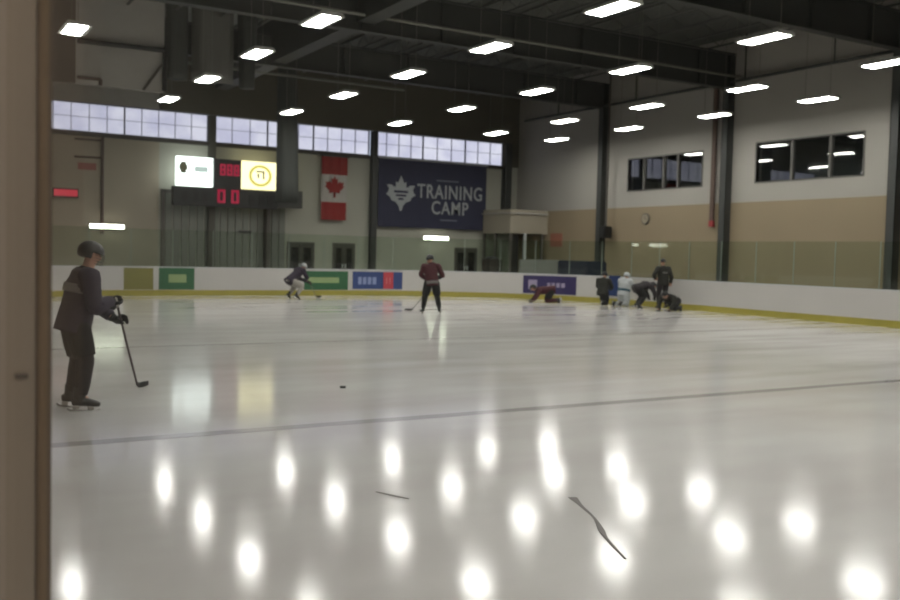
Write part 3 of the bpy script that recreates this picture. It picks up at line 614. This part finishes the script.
def person(name, label, loc, rz, J, c, stick=None, helmet='cage', scale=1., skates=True, bare=False):
    J = {k: (Vector(v) if not isinstance(v, Vector) else v) for k, v in J.items()}
    hd = J['hup'] = (J['head']-J['neck']).normalized() if 'hup' not in J else J['hup'].normalized()
    f = J['fwd']; f = (f-hd*f.dot(hd)).normalized(); J['fwd'] = f
    J['jaw'] = J['head']-hd*.075+f*.015; J['crown'] = J['head']+hd*.07; J['waist'] = J['pelvis'].lerp(J['chest'], .45)
    body = skin_body(J, name, SKIN); body.location = loc; body.rotation_euler = (0, 0, rz); body.scale = (scale,)*3; tag(body, label, 'person')
    side = (J['shoR']-J['shoL']).normalized(); hs = (J['hipR']-J['hipL']).normalized()
    # jersey: torso and sleeves
    bm = bmesh.new(); up = (J['chest']-J['pelvis']).normalized(); k = c.get('bulk', 1.)
    tube(bm, [J['pelvis']-up*.14, J['pelvis'], J['waist'], J['chest'], J['shoL'].lerp(J['shoR'], .5)+up*.02, J['neck']-hd*.01], [(.22*k, .17*k), (.215*k, .165*k), (.205*k, .155*k), (.235*k, .16*k), (.2*k, .125*k), (.075, .075)], 18, 4, side=side)
    for s in 'LR':
        sh, el, wr = J['sho'+s], J['elb'+s], J['wri'+s]
        tube(bm, [sh.lerp(J['chest'], .35), sh, sh.lerp(el, .5), el, el.lerp(wr, .5), el.lerp(wr, .95)], [.09*k, .105*k, .085*k, .075*k, .068*k, .058*k], 12, 3)
    js = obj('jersey' if skates else 'jacket', bm, c['jersey'], body, True)
    if 'band' in c:
        bm = bmesh.new(); q = J['pelvis'].lerp(J['waist'], c.get('bandpos', -.1))
        tube(bm, [q-up*.045, q, q+up*.045], [(.226*k, .176*k)]*3, 18, 1, side=side); obj('stripe', bm, c['band'], js, True)
    if 'chestmark' in c:
        bx = J['chest'].lerp(J['waist'], .25)+f*0; fw = side.cross(up)*(-1 if side.cross(up).dot(f) < 0 else 1)
        for sg in (1, -1):
            bm = bmesh.new(); A = bx+fw*sg*.165*k; prism(bm, [(-.09, -.025), (.09, -.025), (.09, .025), (-.09, .025)], lambda u, v, d: A+side*u+up*v+fw*sg*(d-.02), .03); obj('chest_print', bm, c['chestmark'], js)
    # collar
    bm = bmesh.new(); tube(bm, [J['neck']-hd*.04, J['neck']+hd*.015], [(.085, .085), (.07, .07)], 12, 1); obj('collar', bm, c['pants'], js, True)
    # pants
    bm = bmesh.new(); tube(bm, [J['pelvis']+up*.08, J['pelvis']-up*.02, J['hipL'].lerp(J['hipR'], .5)-up*.08], [(.19, .15), (.205, .165), (.16, .14)], 16, 3, side=hs)
    ph = 1. if not skates else .86
    for s in 'LR':
        h, kn, an = J['hip'+s], J['kne'+s], J['ank'+s]
        if skates: tube(bm, [h.lerp(J['pelvis'], .3), h, h.lerp(kn, .5), h.lerp(kn, .9)], [.12, .135, .13, .115], 14, 3)
        else: tube(bm, [h.lerp(J['pelvis'], .3), h, h.lerp(kn, .5), kn, kn.lerp(an, .5), kn.lerp(an, .97)], [.12, .125, .105, .085, .08, .075], 14, 3)
    obj('pants', bm, c['pants'], body, True)
    for s in 'LR':
        h, kn, an, to = J['hip'+s], J['kne'+s], J['ank'+s], J['toe'+s]
        if skates:
            bm = bmesh.new(); tube(bm, [h.lerp(kn, .85), kn, kn.lerp(an, .25), kn.lerp(an, .6), kn.lerp(an, .93)], [.085, .092, .086, .078, .058], 14, 3); obj('sock', bm, c['socks'], body, True)
        # skate or shoe
        dn = (an-kn).normalized(); fd = (to-an); fd = (fd-dn*fd.dot(dn)).normalized(); lat = fd.cross(dn).normalized()
        bm = bmesh.new(); sole = an+dn*.075
        tube(bm, [sole-fd*.09-dn*.02, sole-fd*.06-dn*.025, sole+fd*.04-dn*.03, sole+fd*.13-dn*.018, sole+fd*.19-dn*.008], [(.028, .03), (.042, .042), (.045, .046), (.045, .036), (.028, .022)], 12, 3, side=lat)
        if skates: tube(bm, [sole-dn*.02-fd*.02, an-fd*.015, an-dn*.10-fd*.02], [(.042, .06), (.044, .058), (.056, .066)], 12, 3, side=lat)
        b_ = obj('skate' if skates else 'shoe', bm, c.get('boot', BLACK), body, True)
        if skates:
            bm = bmesh.new()
            for q in (-.05, .1): tube(bm, [sole+fd*q+dn*.01, sole+fd*(q+.01)+dn*.055], [(.018, .035), (.006, .03)], 8, 1, side=lat)
            obj('blade_holder', bm, c.get('holder', WHITEC), b_, True)
            bm = bmesh.new(); tube(bm, [sole-fd*.13+dn*.05, sole-fd*.1+dn*.068, sole+fd*.15+dn*.068, sole+fd*.2+dn*.045], [(.0025, .01), (.0025, .014), (.0025, .014), (.0025, .01)], 6, 1, side=lat); obj('blade', bm, STEELB, b_)
    # gloves / hands
    st = None
    if stick is not None: st = (Vector(stick[1])-Vector(stick[0])).normalized()
    for s in 'LR':
        wr, hn = J['wri'+s], J['hand'+s]; ax = st if st is not None else side
        if s == 'L' and st is not None: ax = st
        bm = glove_bm(hn, ax, wr, .05 if skates else .03, .019 if skates else .0095)
        obj('glove' if not bare else 'hand', bm, c['gloves'] if not bare else SKIN, body, True)
    # head gear
    C = J['head']; rot = Matrix((f.cross(hd), f, hd)).transposed()
    if helmet:
        bm = bmesh.new(); vs = ball(bm, (0, 0, 0), 1, (.118, .138, .122), seg=24, rings=16)
        kill = [v for v in bm.verts if (v.co.z < -.0 and v.co.y > .03) or v.co.z < -.075]; bmesh.ops.delete(bm, geom=kill, context='VERTS')
        for v in bm.verts: v.co = C+rot @ (v.co+Vector((0, -.008, .018)))
        bmesh.ops.solidify(bm, geom=bm.faces[:], thickness=.008)
        hm = obj('helmet', bm, c['helmet'], body, True)
        bm = bmesh.new()
        for z in (-.09, -.06, -.03, .0):
            tube(bm, [C+rot @ Vector((.1*math.sin(t_), .03+.11*math.cos(t_), z)) for t_ in [i*math.pi/8 for i in range(-4, 5)]], .003, 5, 1)
        for x in (-.07, -.035, 0, .035, .07):
            yv = .03+.11*math.sqrt(max(0, 1-(x/.1)**2)); tube(bm, [C+rot @ Vector((x, yv, -.095)), C+rot @ Vector((x, yv, .02))], .003, 5, 1)
        obj('face_cage', bm, STEEL2, hm)
    else:
        bm = bmesh.new(); ball(bm, (0, 0, 0), 1, (.105, .118, .11), seg=20, rings=14)
        kill = [v for v in bm.verts if (v.co.z < .035 and v.co.y > .03) or v.co.z < -.06]; bmesh.ops.delete(bm, geom=kill, context='VERTS')
        for v in bm.verts: v.co = C+rot @ (v.co+Vector((0, -.008, .015)))
        bmesh.ops.solidify(bm, geom=bm.faces[:], thickness=.006); obj('hair', bm, BLACK, body, True)
    for x in (-.034, .034):
        bm = bmesh.new(); ball(bm, C+rot @ Vector((x, .082, .0)), .013, seg=8, rings=6); obj('eye', bm, mat('eye', (40, 34, 30), .3), body, True)
        bm = bmesh.new(); ball(bm, C+rot @ Vector((x*2.75, .0, -.01)), .03, (.35, .6, 1), rot, 8, 6); obj('ear', bm, SKIN, body, True)
    bm = bmesh.new(); tube(bm, [C+rot @ Vector((x, .088-abs(x)*.3, -.058)) for x in (-.025, 0, .025)], [.003, .006, .003], 6, 2); obj('mouth', bm, mat('lips', (140, 84, 76), .5), body, True)
    return body
def hockey_stick(label, top, heel, bladedir, loc, rz, m=BLACK, grp=None):
    T, H = Vector(top), Vector(heel); t = thing('hockey_stick', label, 'hockey stick', loc, rz)
    d = (H-T).normalized(); bd_ = Vector(bladedir).normalized()
    bm = bmesh.new(); tube(bm, [T, T.lerp(H, .5), H], [(.017, .012)]*3, 8, 1, side=d.cross(bd_)); obj('shaft', bm, m, t)
    bm = bmesh.new(); tube(bm, [T-d*.015, T+d*.14], [.019, .0175], 8, 1); obj('grip_tape', bm, WHITEC, t)
    bm = bmesh.new(); lat = Vector((0, 0, 1)).cross(bd_).normalized()
    tube(bm, [H-d*.06, H+bd_*.04+Vector((0, 0, 0)), H+bd_*.13+lat*.008, H+bd_*.24+lat*.03], [(.012, .016), (.007, .034), (.006, .036), (.005, .028)], 8, 3, side=lat); obj('blade', bm, BLACK, t)
    return t
def V(*a): return Vector(a)
def pose(**kw):
    J = dict(pelvis=V(0, 0, .98), chest=V(0, .03, 1.33), neck=V(0, .05, 1.52), head=V(0, .08, 1.67), fwd=V(0, 1, 0),
             shoL=V(-.2, .02, 1.44), shoR=V(.2, .02, 1.44), elbL=V(-.31, .03, 1.17), elbR=V(.31, .03, 1.17), wriL=V(-.27, .2, 1.0), wriR=V(.27, .2, 1.0), handL=V(-.25, .28, .96), handR=V(.25, .28, .96),
             hipL=V(-.1, 0, .93), hipR=V(.1, 0, .93), kneL=V(-.13, .05, .54), kneR=V(.13, .05, .54), ankL=V(-.15, -.01, .145), ankR=V(.15, -.01, .145), toeL=V(-.17, .17, .1), toeR=V(.17, .17, .1))
    for k, v in kw.items(): J[k] = Vector(v)
    return J
def jc(n, rgb): return mat(n, rgb, .85, noise=.12, scale=6)
BK = jc('black_fabric', (20, 20, 20)); CH = jc('charcoal_fabric', (40, 36, 38)); MAROON = jc('maroon_fabric', (62, 24, 30)); PUR = jc('dark_purple_fabric', (40, 31, 46)); GRYF = jc('grey_fabric', (104, 100, 98)); WHF = jc('white_fabric', (168, 172, 172)); TEAL = jc('teal_fabric', (54, 84, 98)); OLV = jc('dark_olive_fabric', (34, 34, 28)); PLF = jc('pale_sock_fabric', (146, 142, 134))
# 1 left player, facing right with stick
J = pose(pelvis=(0, -.04, .95), chest=(0, .04, 1.29), neck=(0, .08, 1.48), head=(0, .12, 1.63), fwd=(.0, 1, -.25),
         shoL=(-.21, .06, 1.40), shoR=(.21, .06, 1.40), elbR=(.3, .1, 1.08), wriR=(.12, .34, 1.07), handR=(.04, .40, 1.10),
         elbL=(-.36, .22, 1.14), wriL=(-.27, .43, .95), handL=(-.235, .515, .86), hipL=(-.1, -.04, .90), hipR=(.1, -.04, .90),
         kneL=(-.15, .03, .53), kneR=(.13, .04, .53), ankL=(-.15, -.04, .145), ankR=(.15, -.0, .145), toeL=(-.15, .16, .1), toeR=(.15, .19, .1))
L1 = (1.72, 10.65, 0); z1 = math.radians(-88)
T0 = V(.10, .36, 1.17); H0 = V(-1.22, .93, .045)
d = (H0-T0).normalized(); J['handR'] = T0+d*.08; J['handL'] = T0+d*.44; J['wriR'] = J['handR']+V(.07, -.09, .02); J['wriL'] = J['handL']+V(-.02, -.11, .05); J['elbL'] = V(-.37, .2, 1.12)
person('person', 'player in black helmet and dark purple jersey standing at left with a stick', L1, z1, J,
       dict(jersey=PUR, pants=BK, socks=CH, gloves=BK, helmet=BLACK, band=GRYF, bandpos=2.0, boot=BLACK, bulk=1.08), stick=(T0, H0), scale=1.02)
hockey_stick('long dark stick held by the player at left', T0-d*.02, H0, V(-.5, .7, 0), L1, z1, mat('stick_brown', (60, 46, 44), .5))
# 2 centre player seen from behind
L2 = (13.68, 24.1, 0); z2 = math.radians(-22)
T0 = V(.30, .22, 1.15); H0 = V(-.45, 1.05, .045); d = (H0-T0).normalized()
J = pose(kneL=(-.18, .07, .54), kneR=(.18, .07, .54), ankL=(-.25, -.02, .145), ankR=(.24, -.02, .145), toeL=(-.3, .16, .1), toeR=(.29, .16, .1), chest=(-.03, .05, 1.32), neck=(-.05, .09, 1.5), head=(-.06, .13, 1.64), fwd=(-.3, 1, -.1), shoL=(-.23, .04, 1.42), shoR=(.18, .04, 1.42),
         elbL=(-.32, .1, 1.16), elbR=(.33, .05, 1.16))
J['handR'] = T0+d*.06; J['handL'] = T0+d*.42; J['wriR'] = J['handR']+V(.05, -.08, .03); J['wriL'] = J['handL']+V(-.06, -.07, .06)
person('person', 'player in maroon jersey standing alone in the middle with legs apart', L2, z2, J, dict(jersey=MAROON, pants=BK, socks=BK, gloves=BK, helmet=BLACK, band=GRYF, bandpos=-.3, bulk=.98), stick=(T0, H0), scale=.98)
hockey_stick('dark stick held by the maroon player in the middle', T0-d*.02, H0, V(-.7, .4, 0), L2, z2, BLACK)
# 3 crouching player by the far boards
def crouch():
    return pose(pelvis=(0, -.22, .70), chest=(0, .10, .93), neck=(0, .26, 1.06), head=(0, .36, 1.17), fwd=(0, 1, -.1), shoL=(-.21, .18, 1.04), shoR=(.21, .18, 1.04),
                elbL=(-.33, .28, .78), elbR=(.33, .28, .78), hipL=(-.1, -.2, .66), hipR=(.1, -.2, .66), kneL=(-.2, .14, .45), kneR=(.2, .14, .45), ankL=(-.24, -.1, .145), ankR=(.24, -.1, .145), toeL=(-.28, .1, .1), toeR=(.28, .1, .1))
L3 = (12.75, 32.6, 0); z3 = math.radians(-75)
T0 = V(.25, .33, .82); H0 = V(-.25, 1.15, .045); d = (H0-T0).normalized()
J = crouch(); J['handR'] = T0+d*.06; J['handL'] = T0+d*.42; J['wriR'] = J['handR']+V(.06, -.07, .02); J['wriL'] = J['handL']+V(-.08, -.05, .06)
person('person', 'crouching player in pale helmet and dark purple jersey near the green advert', L3, z3, J, dict(jersey=PUR, pants=PLF, socks=PLF, gloves=BK, helmet=WHF, boot=BLACK), stick=(T0, H0))
hockey_stick('stick held low by the crouching player near the green advert', T0-d*.02, H0, V(.2, 1, 0), L3, z3, mat('stick_grey', (96, 92, 80), .5))
# kneeling and stretching poses
def allfours():
    return pose(pelvis=(0, -.28, .50), chest=(0, .1, .47), neck=(0, .30, .50), head=(0, .42, .56), hup=(0, .35, .94), fwd=(0, 1, -.3), shoL=(-.2, .2, .48), shoR=(.2, .2, .48), elbL=(-.27, .28, .26), elbR=(.27, .28, .26),
                wriL=(-.22, .42, .09), wriR=(.22, .42, .09), handL=(-.2, .49, .06), handR=(.2, .49, .06), hipL=(-.1, -.28, .45), hipR=(.1, -.28, .45), kneL=(-.16, -.12, .1), kneR=(.16, -.12, .1), ankL=(-.17, -.52, .11), ankR=(.17, -.52, .11), toeL=(-.17, -.58, -.05), toeR=(.17, -.58, -.05))
def kneel():   # one knee down, upright
    return pose(pelvis=(0, 0, .52), chest=(0, .08, .84), neck=(0, .13, 1.0), head=(0, .18, 1.12), fwd=(0, 1, -.2), shoL=(-.2, .08, .93), shoR=(.2, .08, .93), elbL=(-.28, .2, .7), elbR=(.28, .2, .7),
                wriL=(-.18, .4, .63), wriR=(.18, .4, .63), handL=(-.14, .47, .62), handR=(.14, .47, .62), hipL=(-.1, 0, .48), hipR=(.1, 0, .48), kneL=(-.15, .36, .46), kneR=(.14, .02, .1), ankL=(-.16, .36, .145), ankR=(.15, -.4, .11), toeL=(-.18, .55, .1), toeR=(.15, -.46, -.05))
def kneel2():  # both knees down
    J = kneel(); J.update(kneL=V(-.16, .06, .1), ankL=V(-.16, -.36, .11), toeL=V(-.16, -.42, -.05)); return J
def bent():    # standing, bent over to the ice
    return pose(pelvis=(0, -.15, .74), chest=(0, .16, .83), neck=(0, .36, .80), head=(0, .47, .82), hup=(0, .5, .86), fwd=(0, 1, -.5), shoL=(-.2, .26, .80), shoR=(.2, .26, .80), elbL=(-.27, .36, .56), elbR=(.27, .36, .56),
                wriL=(-.2, .42, .42), wriR=(.2, .42, .42), handL=(-.18, .45, .36), handR=(.18, .45, .36), hipL=(-.1, -.14, .70), hipR=(.1, -.14, .70), kneL=(-.17, .12, .47), kneR=(.17, .02, .45), ankL=(-.2, -.06, .145), ankR=(.22, -.22, .145), toeL=(-.22, .13, .1), toeR=(.25, -.03, .1))
def splits():  # low stretch, one leg straight out behind
    J = allfours(); J.update(kneR=V(.25, -.62, .16), ankR=V(.3, -1.02, .09), toeR=V(.32, -1.1, -.02), pelvis=V(0, -.25, .36), hipL=V(-.1, -.25, .32), hipR=V(.1, -.27, .32), chest=V(0, .12, .45), kneL=V(-.2, .08, .12), ankL=V(-.22, -.3, .11), toeL=V(-.22, -.36, -.05)); return J
person('person', 'maroon clad player down on all fours in front of the purple advert', (21.45, 29.1, 0), math.radians(60), allfours(), dict(jersey=MAROON, pants=BK, socks=MAROON, gloves=BK, helmet=BLACK))
person('person', 'dark kneeling player at the left end of the group by the boards', (22.75, 27.2, 0), math.radians(-60), kneel(), dict(jersey=OLV, pants=BK, socks=BK, gloves=BK, helmet=BLACK))
person('person', 'kneeling player in white jersey with a teal stripe amid the group', (23.25, 26.6, 0), math.radians(-75), kneel2(), dict(jersey=WHF, pants=WHF, socks=WHF, gloves=TEAL, helmet=WHF, band=TEAL, bandpos=.5, bulk=1.12))
person('person', 'player in charcoal bending forward with hands low beside the white jersey', (22.95, 25.3, 0), math.radians(-100), bent(), dict(jersey=CH, pants=BK, socks=BK, gloves=BK, helmet=BLACK, chestmark=GRYF))
person('person', 'dark clad player stretching low on the ice at the feet of the standing coach', (22.95, 23.85, 0), math.radians(110), splits(), dict(jersey=OLV, pants=BK, socks=BK, gloves=BK, helmet=BLACK))
J = pose(elbL=(-.40, -.06, 1.2), wriL=(-.26, .12, 1.07), handL=(-.2, .16, 1.04), elbR=(.31, -.02, 1.16), wriR=(.33, .06, .92), handR=(.33, .09, .84), head=(0, .07, 1.68), neck=(0, .04, 1.53))
person('person', 'bareheaded coach in a dark jacket with a pale print standing over the group', (23.72, 25.05, 0), math.radians(-15), J, dict(jersey=OLV, pants=CH, socks=BK, gloves=BK, chestmark=GRYF, bulk=.98), helmet=None, skates=False, bare=True, scale=1.0)

# ================================================================== SMALL THINGS ON THE ICE
bm = bmesh.new(); cyl(bm, (0, 0, .0005), (0, 0, .026), .038, 20); bmesh.ops.bevel(bm, geom=[e for e in bm.edges if e.calc_face_angle(0) > 1], offset=.003, segments=2, affect='EDGES')
o = obj('hockey_puck', bm, BLACK); o.location = (5.0, 11.07, 0); tag(o, 'black puck lying on the ice left of centre', 'puck')
SC = mat('streak_dark', (92, 86, 82), .5)
def streak(pts, rad, label):
    bm = bmesh.new(); P, tt = cat(pts, 5)
    tube(bm, [(p[0], p[1], .003) for p in pts], [(r, .002) for r in rad], 8, 5, side=V(1, .3, 0))
    tag(obj('dark_streak', bm, SC), label, 'scuff mark')
streak([(4.27, 5.37, 0), (4.17, 5.13, 0), (4.07, 4.88, 0), (3.92, 4.62, 0), (3.83, 4.46, 0), (3.68, 4.12, 0)], [.035, .014, .01, .022, .012, .008], 'long dark scuff slanting across the near ice')  # dark streak laid on the ice in place of a scratch in the glass
streak([(3.05, 6.12, 0), (3.12, 5.95, 0), (3.17, 5.85, 0)], [.012, .02, .008], 'short faint scuff left of the long dark one')
